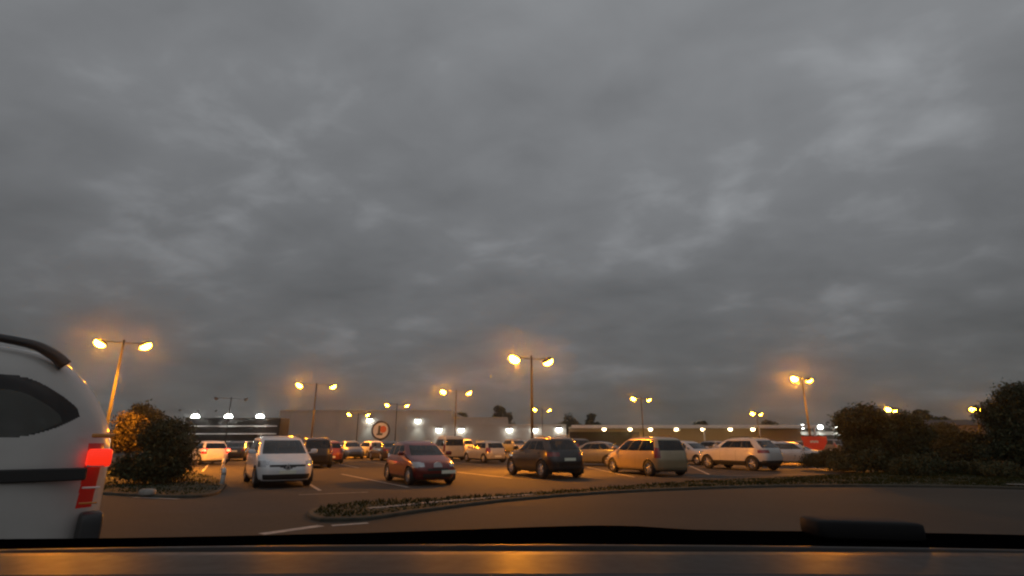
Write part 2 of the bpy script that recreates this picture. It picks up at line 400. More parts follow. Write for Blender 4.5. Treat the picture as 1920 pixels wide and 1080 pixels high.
# front / rear: (height fraction, set-back fraction of length); width: (height fraction, half width fraction)
SPEC = {
 'hatch': dict(L=3.9, W=1.68, H=1.46, wr=.30, fo=.19, ro=.165, n=4.6, nr=5.0,
   front=[(.12, .035), (.2, .008), (.33, 0), (.42, .006), (.50, .03), (.55, .065), (.60, .13), (.645, .205), (.66, .225), (.80, .325), (.90, .40), (.95, .45), (.98, .53), (1, .64)],
   rear=[(.14, .03), (.22, .004), (.4, 0), (.5, .008), (.6, .022), (.66, .035), (.80, .075), (.9, .115), (.95, .15), (.98, .22), (1, .34)],
   width=[(.12, .90), (.22, .98), (.4, 1), (.52, .99), (.6, .965), (.66, .94), (.8, .86), (.9, .785), (.95, .72), (.98, .62), (1, .45)],
   belt=.665, roof=.90, clad=.19, head=(.40, .53, .55), tail=(.46, .69, .66), dlo=(.10, .93), splits=(.34, .62), grille=(.33, .385, .5), lgrille=(.17, .27, .62), rails=False),
 'mpv': dict(L=4.4, W=1.84, H=1.64, wr=.325, fo=.20, ro=.17, n=4.6, nr=6.0,
   front=[(.12, .03), (.2, .006), (.32, 0), (.42, .008), (.49, .03), (.53, .06), (.58, .115), (.63, .175), (.645, .19), (.80, .30), (.90, .375), (.95, .42), (.98, .49), (1, .60)],
   rear=[(.14, .025), (.22, .003), (.4, 0), (.52, .005), (.62, .014), (.70, .026), (.80, .042), (.9, .065), (.95, .09), (.98, .15), (1, .28)],
   width=[(.12, .91), (.22, .98), (.4, 1), (.52, .99), (.6, .97), (.66, .95), (.8, .88), (.9, .81), (.95, .75), (.98, .66), (1, .5)],
   belt=.64, roof=.91, clad=.17, head=(.40, .52, .60), tail=(.46, .72, .76), dlo=(.06, .95), splits=(.33, .62), grille=(.40, .44, .6), lgrille=(.16, .26, .80), rails=True),
 'suv': dict(L=4.45, W=1.85, H=1.63, wr=.355, fo=.195, ro=.185, n=4.4, nr=4.8,
   front=[(.15, .04), (.22, .008), (.35, 0), (.5, .004), (.56, .02), (.60, .05), (.635, .14), (.66, .225), (.675, .24), (.80, .325), (.90, .395), (.95, .44), (.98, .51), (1, .62)],
   rear=[(.17, .035), (.25, .006), (.4, 0), (.52, .006), (.6, .016), (.66, .028), (.72, .05), (.82, .095), (.9, .125), (.945, .135), (.975, .18), (1, .30)],
   width=[(.15, .91), (.25, .985), (.42, 1), (.54, .985), (.62, .96), (.68, .93), (.8, .855), (.9, .78), (.95, .72), (.98, .62), (1, .45)],
   belt=.685, roof=.90, clad=.30, head=(.47, .56, .55), tail=(.52, .63, .5), dlo=(.12, .90), splits=(.36, .62), grille=(.38, .53, .5), lgrille=(.2, .29, .7), rails=True),
 'saloon': dict(L=4.55, W=1.78, H=1.44, wr=.315, fo=.20, ro=.215, n=4.4, nr=4.6,
   front=[(.12, .035), (.2, .008), (.33, 0), (.42, .006), (.50, .025), (.56, .07), (.61, .16), (.645, .245), (.66, .265), (.80, .36), (.90, .43), (.95, .48), (.98, .54), (1, .62)],
   rear=[(.14, .03), (.22, .004), (.4, 0), (.52, .006), (.62, .02), (.68, .06), (.72, .11), (.80, .16), (.9, .225), (.95, .27), (.98, .32), (1, .38)],
   width=[(.12, .90), (.22, .98), (.4, 1), (.52, .99), (.6, .965), (.66, .94), (.8, .85), (.9, .77), (.95, .7), (.98, .6), (1, .42)],
   belt=.675, roof=.90, clad=.18, head=(.42, .54, .58), tail=(.5, .62, .6), dlo=(.12, .92), splits=(.36, .66), grille=(.32, .42, .45), lgrille=(.16, .25, .6), rails=False),
 'van': dict(L=4.4, W=1.82, H=1.83, wr=.315, fo=.19, ro=.16, n=5, nr=9,
   front=[(.11, .03), (.18, .006), (.3, 0), (.40, .01), (.46, .035), (.51, .09), (.56, .155), (.575, .17), (.70, .25), (.83, .325), (.90, .37), (.95, .41), (.98, .46), (1, .56)],
   rear=[(.12, .015), (.2, .002), (.4, 0), (.6, .004), (.8, .012), (.9, .02), (.95, .03), (.98, .05), (1, .12)],
   width=[(.11, .93), (.2, .985), (.4, 1), (.52, .99), (.6, .975), (.8, .93), (.9, .89), (.95, .85), (.98, .78), (1, .6)],
   belt=.58, roof=.86, clad=.16, head=(.36, .47, .62), tail=(.36, .66, .84), dlo=(.05, .95), splits=(.36, .66), grille=(.31, .36, .5), lgrille=(.14, .22, .6), rails=False),
 'camper': dict(L=5.1, W=1.95, H=2.26, wr=.34, fo=.19, ro=.19, n=5, nr=6.5, h=.0105,
   front=[(.11, .03), (.18, .006), (.3, 0), (.40, .01), (.46, .035), (.51, .09), (.56, .155), (.575, .17), (.70, .24), (.83, .31), (.90, .35), (.95, .39), (.98, .44), (1, .5)],
   rear=[(.12, .015), (.2, .002), (.4, 0), (.62, .002), (.70, .010), (.78, .026), (.86, .050), (.92, .075), (.96, .10), (.985, .14), (1, .24)],
   width=[(.11, .95), (.2, .99), (.4, 1), (.52, 1), (.62, .99), (.8, .95), (.9, .91), (.95, .87), (.98, .82), (1, .65)],
   belt=.665, roof=.88, clad=.16, head=(.36, .47, .62), tail=(.415, .645, .80), dlo=(.05, .982), splits=(.30, .60), grille=(.31, .36, .5), lgrille=(.14, .22, .6), rails=True),
}
CACHE = {}
def car_parts(kind, variant=''):
    key = kind + variant
    if key in CACHE: return CACHE[key]
    s = SPEC[kind]; L, W, H = s['L'], s['W'], s['H']; hw = W / 2; h = s.get('h', .034)
    fz, fd = zip(*s['front']); rz_, rd = zip(*s['rear']); wz, wd = zip(*s['width'])
    zz = np.linspace(min(fz[0], rz_[0]), 1, 1200)
    xf = L / 2 - L * pchip(fz, fd, zz); xr = -L / 2 + L * pchip(rz_, rd, zz)
    cost = np.concatenate([[0], np.cumsum(np.maximum.reduce([np.abs(np.diff(xf)) * .55, np.abs(np.diff(xr)) * .7, np.diff(zz) * H]))])
    nl = int(cost[-1] / h) + 2
    zl = np.interp(np.linspace(0, cost[-1], nl), cost, zz)
    for kz in (s['belt'], s['roof'], s['clad'], *s['tail'][:2], *s['head'][:2], s['grille'][0], s['grille'][1], s['lgrille'][0], s['lgrille'][1]):
        i = np.argmin(np.abs(zl - kz)); zl[i] = kz
    zl = np.unique(zl)
    EDGE = .86
    yf = np.unique(np.concatenate([np.linspace(-EDGE, EDGE, int(2 * EDGE * hw / h) + 1)] + [[-a, a] for a in (.80, s['head'][2], s['tail'][2], s['grille'][2])]))
    us = np.linspace(0, 1, int(L * .9 / h)); us = .65 * us + .35 * (.5 - .5 * np.cos(np.pi * us))
    gaps = []
    ex = []
    for sp_ in (s['dlo'][0] + .02,) + tuple(s['splits']):
        ex += [sp_ - .0012, sp_ + .0012]; gaps.append((sp_ - .0012, sp_ + .0012))
    us = np.unique(np.concatenate([us, ex, [s['dlo'][0], s['dlo'][1]]]))
    rings = []; meta = []
    for z in zl:
        a_f = L / 2 - L * float(pchip(fz, fd, np.array([z]))[0]); a_r = -L / 2 + L * float(pchip(rz_, rd, np.array([z]))[0]); wv = hw * float(pchip(wz, wd, np.array([z]))[0])
        xm = (a_f + a_r) / 2; a = (a_f - a_r) / 2; n1_, n2_ = s['n'], s['nr']
        e1 = lambda t, n_: (np.clip(1 - np.abs(t) ** n_, 0, 1)) ** (1 / n_)
        F = [(xm + a * float(e1(t, n1_)), wv * t) for t in yf]
        xef, xer = xm + a * float(e1(EDGE, n1_)), xm - a * float(e1(EDGE, n2_))
        S = []
        for u in us[1:-1]:
            x = xef + (xer - xef) * u; nn = n1_ if x > xm else n2_
            S.append((x, wv * float(e1((x - xm) / a, nn))))
        Rr = [(xm - a * float(e1(t, n2_)), wv * t) for t in yf[::-1]]
        S2 = [(x, -y) for (x, y) in S[::-1]]
        rings.append(np.array([(x, y, z * H) for (x, y) in F + S + Rr + S2]))
    nf = len(yf); ns = len(us) - 2; NC = nf * 2 + ns * 2
    P = np.array(rings)                                  # layers x columns x 3
    seg = ['f'] * nf + ['s'] * ns + ['r'] * nf + ['s'] * ns
    sval = list(yf) + list(us[1:-1]) + list(yf[::-1]) + list(us[1:-1][::-1])
    wx = (L / 2 - L * s['fo'], -L / 2 + L * s['ro']); RA = s['wr'] + .055; wz_ = s['wr']
    # snap side vertices onto the wheel arch circles
    for j in range(NC):
        for i in range(len(zl)):
            p = P[i, j]
            if abs(p[1]) > hw * .7:
                for c in wx:
                    dx, dz = p[0] - c, p[2] - wz_; r_ = math.hypot(dx, dz)
                    if abs(r_ - RA) < h * .55 and r_ > 0: p[0] = c + dx * RA / r_; p[2] = wz_ + dz * RA / r_
    out = {}
    def classify(sg, u, u2, z, c):
        y = c[1] / hw; side = sg == 's'
        if abs(c[1]) > hw * .7 and sg == 's':
            for q in wx:
                if math.hypot(c[0] - q, c[2] - wz_) < RA - .004: return None
        if side:
            um = (u + u2) / 2
            if s['belt'] < z < s['roof']:
                d0, d1 = s['dlo']
                taper = (z - s['belt']) / (s['roof'] - s['belt'])
                end = d1 - (.06 * taper if kind in ('suv',) else 0) 
                if kind == 'camper':
                    q = max(0, (um - .845) / .125)
                    if q > 1 or taper < .36 * q ** 1.6 or taper > 1 - .50 * q ** 2.4: end = 0
                if kind == 'suv' and variant == 'w': end = d1 - .02 * taper
                if d0 < um < end:
                    for k_, sp_ in enumerate(s['splits']):
                        wdt = .010 if kind != 'camper' else .02
                        if abs(um - sp_) < wdt: return 'pillar'
                    return 'side_window'
            for a_, b_ in gaps:
                if abs(um - (a_ + b_) / 2) < .0011 and s['clad'] < z < s['belt']: return 'door_gap'
            if s['head'][0] < z < s['head'][1] and um < .055: return 'headlight'
            if s['tail'][0] < z < s['tail'][1] and (um > .955 if kind != 'camper' else c[0] < -L / 2 + .215): return 'tail_light'
            if z < s['clad']: return 'bumper'
            if s['splits'] and s['clad'] < z < s['belt']:
                d0 = s['dlo'][0] + .02
                if d0 < um < s['splits'][0]: return 'front_door'
                if s['splits'][0] < um < s['splits'][1] and not (abs(c[0] - wx[1]) < RA): return 'rear_door'
            return 'body'
        y = (u + u2) / 2
        if sg == 'f':
            if s['belt'] - .005 < z < s['roof'] + .005 and abs(y) < .80: return 'windscreen'
            hz0, hz1, hy = s['head']
            if abs(y) > hy and hz0 + (.86 - abs(y)) * .10 < z < hz1 - (.86 - abs(y)) * .04: return 'headlight'
            g0, g1, gy = s['grille']
            if variant == 'v':                            # slim band dipping round the emblem
                gm = (g0 + g1) / 2 - .03 * math.exp(-(y / .16) ** 2); gh = .023 + .030 * math.exp(-(y / .14) ** 2)
                if abs(y) < gy and abs(z - gm) < gh: return 'grille'
            elif abs(y) < gy - .12 * (g1 - z) / (g1 - g0) and g0 < z < g1: return 'grille'
            l0, l1, ly = s['lgrille']
            if abs(y) < ly and l0 < z < l1: return 'lower_grille'
            if z < (.15 if kind != 'suv' else .24): return 'bumper'
            return 'body'
        if s['belt'] + .01 < z < s['roof'] and abs(y) < (.80 if kind != 'camper' else .5): return 'rear_window'
        if s['tail'][0] < z < s['tail'][1] and abs(y) > s['tail'][2]: return 'tail_light'
        if z < s['clad'] + (.02 if kind == 'suv' else 0): return 'bumper'
        return 'body'
    for i in range(len(zl) - 1):
        for j in range(NC):
            j2 = (j + 1) % NC
            c = (P[i, j] + P[i, j2] + P[i + 1, j] + P[i + 1, j2]) / 4
            sg = seg[j]
            if seg[j] != seg[j2]:
                sg = 's' ; u = sval[j] if seg[j] == 's' else None; u2 = sval[j2] if seg[j2] == 's' else None
                u = u2 if u is None else u; u2 = u if u2 is None else u2
                u = u2 = 0.0 if u < .5 else 1.0
            else: u, u2 = sval[j], sval[j2]
            nm = classify(sg, u, u2, (zl[i] + zl[i + 1]) / 2, c)
            if nm is None: continue
            if nm in ('headlight', 'tail_light', 'front_door', 'rear_door', 'side_window'): nm += '|L' if c[1] > 0 else '|R'
            if nm.startswith('side_window'):
                um = (u + u2) / 2; nm += str(sum(um > q for q in s['splits']))
            out.setdefault(nm, []).append((i * NC + j, i * NC + j2, (i + 1) * NC + j2, (i + 1) * NC + j))
    top = len(zl) - 1
    VV = [tuple(p) for p in P.reshape(-1, 3)]
    VV.append((float(P[top, :, 0].mean()), 0, H + .012)); ci = len(VV) - 1
    out['body'] += [(top * NC + j, top * NC + (j + 1) % NC, ci) for j in range(NC)]
    out['underbody'] = [tuple(range(NC - 1, -1, -1))]
    defm = {'body': None, 'front_door': None, 'rear_door': None, 'windscreen': 'glass', 'rear_window': 'glass', 'side_window': 'glass', 'pillar': 'trim', 'door_gap': 'black', 'headlight': 'lens_clear',
            'tail_light': 'lens_red', 'bumper': 'black', 'grille': 'black', 'lower_grille': 'black', 'underbody': 'black'}
    meshes = []
    pieces = []
    for nm, fs in out.items():
        par = {}
        def find(a):
            while par[a] != a: par[a] = par[par[a]]; a = par[a]
            return a
        for f in fs:
            for i in f: par.setdefault(i, i)
            for i in f[1:]: par[find(i)] = find(f[0])
        gr = {}
        for f in fs: gr.setdefault(find(f[0]), []).append(f)
        pieces += [(nm, q) for q in gr.values() if len(q) > 2 or nm == 'underbody']
    for nm, fs in pieces:
        b = nm.split('|')[0]; used = sorted({i for f in fs for i in f}); mp = {q: k for k, q in enumerate(used)}
        me = bpy.data.meshes.new(b); me.from_pydata([VV[i] for i in used], [], [tuple(mp[i] for i in f) for f in fs]); me.update()
        me.polygons.foreach_set('use_smooth', [True] * len(me.polygons))
        me.materials.append(M[defm[b]] if defm[b] else M['trim'])
        meshes.append((b, me, defm[b] is None))
    # wheel wells
    for c in wx:
        for sy in (1, -1):
            mb = MB(); n_ = 18; y0, y1 = sy * (hw * .985), sy * (hw - .34)
            vs = []
            for yy in (y0, y1):
                for k in range(n_): t = math.pi * 1.3 * k / (n_ - 1) - .15 * math.pi; vs.append((c + RA * math.cos(t), yy, wz_ + RA * math.sin(t)))
            mb.add(vs, [(k, k + 1, n_ + k + 1, n_ + k) for k in range(n_ - 1)] + [tuple(range(n_, 2 * n_))])
            meshes.append(('wheel_arch', mb.mesh('wheel_arch', M['black']), False))
    # tyre + rim
    r_ = s['wr']; tw = .105
    ty = MB().lathe([(r_ * .62, -tw), (r_ * .9, -tw * 1.02), (r_ * .98, -tw * .8), (r_, -tw * .4), (r_, tw * .4), (r_ * .98, tw * .8), (r_ * .9, tw * 1.02), (r_ * .62, tw)], 32)
    ri = MB().lathe([(r_ * .64, tw), (r_ * .66, tw * .9), (r_ * .6, tw * .55), (r_ * .58, tw * .1), (.001, tw * .1)], 32)
    for k in range(5):
        t = 2 * math.pi * k / 5; cx, cz = math.cos(t), math.sin(t); px_, pz_ = -cz, cx
        v8 = []
        for (rr, ww, yy) in ((.03, .045, .75), (r_ * .6, .03, .85)):
            for sgn in (-1, 1):
                v8 += [(cx * rr + px_ * ww * sgn, tw * yy, cz * rr + pz_ * ww * sgn), (cx * rr + px_ * ww * sgn, tw * .15, cz * rr + pz_ * ww * sgn)]
        ri.add(v8, [(0, 2, 6, 4), (0, 4, 5, 1), (2, 3, 7, 6), (1, 5, 7, 3)])
    ri.blob((0, tw * .7, 0), (.05, .02, .05), 1, 1, 12, 6)
    wheel = (ty.mesh('wheel', M['tyre']), ri.mesh('rim', M['rim']), wx, wz_, hw - tw - .015)
    info = dict(s=s, hw=hw, wheel=wheel)
    # mirrors, handles, rails, plates
    A = {}
    ux = L / 2 - L * float(pchip(fz, fd, np.array([s['belt']]))[0]); bw = hw * float(pchip(wz, wd, np.array([s['belt']]))[0])
    zm = (s['belt'] + .045) * H
    for sg in (1, -1):
        mb = MB().blob((ux - .42, sg * (bw + .13), zm), (.075, .115, .075), .6, .6).box((ux - .42, sg * (bw + .01), zm - .05), (.05, .12, .03))
        meshes.append(('wing_mirror', mb.mesh('wing_mirror', M['trim']), kind != 'van'))
    hz = (s['belt'] - .075) * H; hwid = hw * float(pchip(wz, wd, np.array([hz / H]))[0])
    for sg in (1, -1):
        for hx in (-.10 * L + .15, -.10 * L - .95):
            meshes.append(('door_handle', MB().blob((hx + .25, sg * (hwid + .005), hz), (.10, .022, .018), .5, .5, 12, 6).mesh('door_handle', M['trim']), kind != 'van'))
    if s['rails']:
        zt = .955 * H; rw = hw * float(pchip(wz, wd, np.array([.97]))[0]) + .0
        x0, x1 = L * .5 - L * (.50 if kind != 'camper' else .46), -L * .5 + L * (.20 if kind != 'camper' else 0.095)
        for sg in (1, -1):
            k_ = .035 if kind != 'camper' else .06
            drop = .0 if kind != 'camper' else .10
            pts = [(x0, sg * rw, .975 * H), (x0 - .1, sg * rw, H + k_ * .8), ((x0 + x1) / 2, sg * rw, H + k_ + .012), (x1 + .35, sg * rw, H + k_ - drop * .5), (x1 + .12, sg * rw, H + k_ * .6 - drop), (x1, sg * rw, .955 * H - drop * .6)]
            meshes.append(('roof_rail', MB().tube(smooth_pts(pts, 5), ([.016] * 26 if kind != 'camper' else [.03] * 13 + [.032 + .002 * q for q in range(13)])).mesh('roof_rail', M['trim']), False))
    sh = s['belt'] * H
    for sg in (1, -1):
        for xs in (.02 * L, -.20 * L):
            st_ = MB().box((xs - .12, sg * .36, sh * .82), (.14, .46, sh * .75), bev=.05, tilt=-.2).box((xs - .27, sg * .36, sh + .13), (.09, .24, .17), bev=.04, tilt=-.2).box((xs + .16, sg * .36, sh * .5), (.5, .48, .14), bev=.05)
            meshes.append(('seat', st_.mesh('seat', M['seat']), False))
    meshes.append(('dashboard', MB().box((ux - .55, 0, sh - .12), (.5, bw * 1.7, .16), bev=.05).mesh('dashboard', M['seat']), False))
    info['meshes'] = meshes
    xbf = L / 2 + .004; xbr = -L / 2 - .004
    info['plates'] = ((xbf, .30 * H), (xbr, (.46 if kind == 'suv' else .50) * H if kind not in ('hatch',) else .30 * H))
    CACHE[key] = info
    return info

def make_car(kind, pm, px, D, head, label, variant='', group='cars parked in the car park', name='parked_car', lit=None, plates='fr', cat='car', loc=None, plate_y=0.0, detail=True):
    info = car_parts(kind, variant); s = info['s']
    loc = loc if loc is not None else ground(px, D)
    root = empty(name, loc, R(head), label, cat, group)
    for (nm, me, painted) in info['meshes']:
        m = pm if painted else None
        if nm == 'tail_light' and lit: m = M[lit]
        o = link(nm, me, root, None, m)
    ty, ri, wx, wz_, wy = info['wheel']
    for x in wx:
        for sg in (1, -1):
            wo_ = link('wheel', ty, root, (x, sg * wy, wz_)); 
            if sg < 0: wo_.rotation_euler = (0, 0, math.pi)
            link('rim', ri, wo_)
    for c, (x, z) in zip('fr', info['plates']):
        if c in plates:
            pl = MB().box((x, plate_y if c == 'f' else 0, z), (.03, .52, .115), bev=.006)
            pl.build('number_plate', M['plate'], root)
    return root
W_ = paint('white', (0.68, 0.68, 0.69), 0.0, .3)
P_red = paint('dark_red', (0.14, 0.010, 0.012)); P_black = paint('black', (0.012, 0.012, 0.014)); P_gold = paint('golden_beige', (0.30, 0.235, 0.14), 0.35)
P_silver = paint('silver', (0.42, 0.42, 0.43), .4); P_grey = paint('grey', (0.10, 0.105, 0.115), .4); P_orange = paint('rust_red', (0.28, 0.05, 0.02)); P_beige = paint('beige', (0.42, 0.38, 0.3), .2)
P_blue = paint('blue_grey', (0.10, 0.13, 0.17), .4); P_brown = paint('brown', (0.07, 0.045, 0.03))

# front row
mpv = make_car('mpv', W_, 517, 20.2, -59, 'white people carrier seen from the front with a diamond badge on its slim dark grille', 'v')
s_ = SPEC['mpv']; xb = s_['L'] / 2
def diamond(sc, hole):
    pts = [(0, sc), (sc * .72, 0), (0, -sc), (-sc * .72, 0)]
    return pts
dm = MB(); o_, i_ = diamond(.125, 0), diamond(.05, 0)
vs = [(xb + .012, p[0], .63 + p[1]) for p in o_] + [(xb + .012, p[0], .63 + p[1]) for p in i_] + [(xb - .03, p[0], .63 + p[1]) for p in o_] + [(xb - .03, p[0], .63 + p[1]) for p in i_]
dm.add(vs, [(k, (k + 1) % 4, 4 + (k + 1) % 4, 4 + k) for k in range(4)] + [(8 + k, 8 + (k + 1) % 4, (k + 1) % 4, k) for k in range(4)] + [(4 + k, 4 + (k + 1) % 4, 12 + (k + 1) % 4, 12 + k) for k in range(4)])
dm.build('badge', M['rim'], mpv)
red = make_car('hatch', P_red, 784, 21.0, -61, 'dark red hatchback seen from the front with a pale badge and an off-centre number plate', plates='f', plate_y=.40)
bd = MB(); xb = SPEC['hatch']['L'] / 2
vs = [(xb + .02, .15 * math.cos(math.pi * k / 14), .60 + .17 * math.sin(math.pi * k / 14)) for k in range(15)]; vs += [(xb - .1, p[1], p[2]) for p in vs]
bd.add(vs, [tuple(range(15))] + [(k, k + 1, 16 + k, 15 + k) for k in range(14)] + [(14, 0, 15, 29)])
bd.build('badge', M['sign_white'], red)
make_car('suv', P_black, 1019, 24.5, 116, 'black sport utility car seen from behind with a pale number plate in its tailgate', plates='r')
make_car('mpv', P_gold, 1210, 26.0, 113, 'golden beige people carrier whose flank glows gold under the lamps', plates='')
make_car('suv', paint('off_white', (0.46, 0.45, 0.435), 0.0, .3), 1388, 30.2, 121, 'white sport utility car seen from its side with black sills and wheel arches', 'w', plates='')
# second row and behind
make_car('saloon', P_grey, 1112, 34.5, 150, 'dark grey car parked between the black and the golden beige cars', group='cars parked in the car park')
make_car('hatch', P_beige, 908, 40.0, 122, 'pale beige hatchback seen from behind to the left of the black car', plates='r')
make_car('van', P_beige, 838, 45.0, 112, 'beige box van behind the dark red hatchback', plates='', cat='van', name='parked_van')
make_car('hatch', P_orange, 614, 38.5, 114, 'rust red hatchback seen from behind, right of the white people carrier', plates='r')
make_car('mpv', P_black, 583, 33.0, 117, 'black car half hidden behind the white people carrier', plates='')
make_car('hatch', P_blue, 656, 48.0, -62, 'blue grey small car facing forward beside a white hatchback', plates='')
make_car('hatch', W_, 693, 50.0, 128, 'white hatchback seen from behind below the round sign', plates='r')
make_car('saloon', P_brown, 724, 44.0, 120, 'dark brown car half hidden behind the left side of the dark red hatchback', plates='')
make_car('hatch', W_, 386, 37.0, 134, 'white hatchback with lit brake lights beside the dark bush', lit='lens_red_glow', plates='r', name='moving_car', group='cars parked in the car park')
make_car('saloon', P_black, 444, 44.0, 108, 'black car seen from behind left of the white people carrier', lit='lens_red', plates='r')
make_car('hatch', P_silver, 1296, 36.5, -60, 'silver hatchback half hidden between the golden beige and the white cars', plates='')
make_car('saloon', P_silver, 1492, 34.5, -28, 'silver saloon nose out behind the white sport utility car', plates='')
# far rows
far = [('mpv', P_silver, 862, 62, 118, 'silver people carrier far behind the beige hatchback'),
       ('suv', P_grey, 968, 60, -62, 'grey sport utility car behind the black car'),
       ('hatch', P_grey, 1330, 52, 118, 'grey hatchback in the row behind the white sport utility car'),
       ('mpv', P_silver, 1405, 56, 118, 'silver people carrier under the canopy lamps behind the white sport utility car'),
       ('hatch', W_, 1450, 62, -62, 'white hatchback in the far row right of the canopy'),
       ('saloon', P_blue, 1500, 58, 118, 'blue grey saloon in the far row left of the red panel'),
       ('mpv', P_grey, 1545, 66, 118, 'grey people carrier in the far row behind the red panel'),
       ('suv', P_silver, 560, 60, 118, 'silver sport utility car in front of the far end of the supermarket wall'),
       ('hatch', P_silver, 800, 68, -62, 'silver hatchback far behind the dark red hatchback'),
       ('mpv', P_black, 1075, 56, 118, 'black people carrier far behind the black sport utility car'),
       ('hatch', P_beige, 340, 46, 100, 'pale hatchback behind the dark bush')]
for k, pm, px, D, hd, lb in far: make_car(k, pm, px, D, hd, lb, plates='')

# brake lamps of the white hatchback: bright cores on its lenses
for o in [o for o in COL.objects if o.name.startswith('moving_car')]:
    s_ = SPEC['hatch']
    for sg in (1, -1):
        MB().blob((-s_['L'] / 2 + .15, sg * s_['W'] / 2 * .84, .88), (.17, .12, .085), .8, .8, 14, 8).build('brake_light', M['brake_lit'], o, True)

# passing white van, rear corner at the left of the view
HEAD = 223.0
hv = Vector((math.cos(R(HEAD)), math.sin(R(HEAD)), 0)); lv = Vector((-hv.y, hv.x, 0))
rc = atD(224, 826, 4.79); rc.z = 0                    # rear corner on the camera's side
S = SPEC['camper']
vc = rc + hv * (S['L'] / 2 - .02) - lv * (S['W'] / 2)
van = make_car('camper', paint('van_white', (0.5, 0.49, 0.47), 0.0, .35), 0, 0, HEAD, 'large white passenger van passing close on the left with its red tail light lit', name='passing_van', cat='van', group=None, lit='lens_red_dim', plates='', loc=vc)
yw = S['W'] / 2
MB().box((-.55, yw + .004, 1.215), (3.6, .03, .10), bev=.01).build('side_moulding', M['black'], van)
MB().blob((-S['L'] / 2 + .13, yw - .075, 1.34), (.085, .085, .075), .35, .35).build('brake_light', M['lens_red_lit'], van, True)
MB().box((-S['L'] / 2 + .14, yw + .012, 1.52), (.16, .03, .035), bev=.008).build('side_marker', M['amber'], van)
MB().blob((-S['L'] / 2 + .10, yw - .13, .58), (.085, .125, .33), .25, .35).build('bumper_corner', M['trim'], van, True)

# ------------------------------------------------------------------ street lamps
def lamp(lx, ly, rx, ry, label, H=6.5, on=True, energy=1.0, far_=False, bowl=.31):
    c = at((lx + rx) / 2, (ly + ry) / 2, H); D = c.y
    dc = D * CP + (H - HC) * SP
    half = (rx - lx) / 2 * dc / FPX / U.x
    root = empty('street_lamp', (c.x, c.y, 0), 0, label, 'street lamp', 'double-headed street lamps of the car park')
    MB().tube([(0, 0, 0), (0, 0, .9), (0, 0, H + .25)], [.085, .08, .05], 12).build('pole', M['lit_pole'] if lx < 300 else M['metal_pole'], root, True)
    MB().lathe([(.001, .04), (.2, .04), (.2, .0)], 12, 'z').build('base_plate', M['metal_pole'], root)
    ar = MB(); ar.tube([(-U.x * half, -U.y * half, H + .14), (0, 0, H + .06), (U.x * half, U.y * half, H + .14)], .032, 8); ar.build('arm', M['hood'], root, True)
    for sg in (-1, 1):
        p = Vector((U.x * half * sg, U.y * half * sg, H + .02))
        ang = math.atan2(U.y * sg, U.x * sg)
        mt = Matrix.Rotation(ang, 3, 'Z') @ Matrix.Rotation(-R(30), 3, 'Y')
        hd = MB().blob(p, (bowl * .92, bowl * .9, bowl * .65), .9, 1.0, 20, 10, mt, zmin=0.0).build('lamp_head', M['hood'], root, True)
        MB().blob(p + mt @ Vector((0, 0, -.006)), (bowl * .82, bowl * .82, bowl * .66), .9, 1.0, 14, 5, mt, zmax=0.0).build('lens', (M['lamp_far'] if far_ else M['lamp_glare'] if sg < 0 else M['lamp_on']) if on else M['lamp_off'], hd, True)
        if on: spot('lamp_light', root, p + Vector((0, 0, -bowl * .75)), 11500 * energy, SODIUM, 136, .8, .12, (0, R(-20), ang))
    return root
lamp(200, 643, 262, 649, 'leftmost double street lamp above the passing van', 6.2, energy=1.8)
lamp(567, 722, 620, 725, 'double street lamp above the white people carrier, highest left of the round sign', energy=2.2)
lamp(728, 758, 761, 762, 'double street lamp directly above the round sign', far_=True)
lamp(657, 777, 687, 778, 'small double street lamp just left of the round sign', 5.4, far_=True)
lamp(833, 734, 878, 737, 'double street lamp above the dark red hatchback, left of the largest central lamp', energy=1.5)
lamp(965, 672, 1028, 679, 'largest central double street lamp with a dazzling left head', 5.5, energy=.36)
lamp(1003, 768, 1030, 769, 'small far double street lamp below the largest central lamp', far_=True)
lamp(1186, 747, 1218, 750, 'double street lamp above the golden beige people carrier', far_=True)
lamp(1485, 709, 1522, 714, 'double street lamp high above the white sport utility car', energy=2.2)
lamp(1409, 775, 1428, 777, 'small far double street lamp just over the end of the long canopy', 5.3, far_=True)
lamp(1662, 767, 1681, 769, 'double street lamp showing at the top of the large dark bush on the right', far_=True, H=4.4, energy=.3)
lamp(1820, 767, 1837, 769, 'double street lamp left of the tree at the right edge', far_=True, H=4.6, energy=.12)
lamp(411, 748, 456, 749, 'unlit double street lamp above the black slatted building', on=False)
lamp(345, 771, 398, 769, 'unlit double street lamp at the left end of the black slatted building', on=False, H=7.2)

# ------------------------------------------------------------------ supermarket
BY = 118.0
def bx(px, Y=BY): return (px - 960) / FPX * (Y * CP + 2 * SP)
def bz(py, Y=BY): return atD(960, py, Y).z
sup = empty('supermarket_building', (bx(800), BY, 0), 0, 'long low supermarket with plain pale walls and white wall lamps', 'building')
OX = bx(800)
def slab(name, px0, px1, pytop, m, y0=BY, dep=30, zb=0.0):
    x0, x1 = bx(px0, y0), bx(px1, y0); zt = bz(pytop, y0)
    return MB().box(((x0 + x1) / 2 - OX, y0 - BY + dep / 2, (zt + zb) / 2), (x1 - x0, dep, zt - zb)).build(name, m, sup)
slab('wall', 520, 846, 771, M['wall'], BY + 0.0, 40)
slab('wall', 846.4, 952, 784, M['wall'], BY + .6, 38)
slab('wall', 800, 1062, 797, M['wall'], BY - 4.0, 3.9)
for px in range(545, 846, 43): MB().box((bx(px) - OX, -.02, 3.6), (.08, .06, 7.0)).build('cladding_joint', M['wall'], sup)
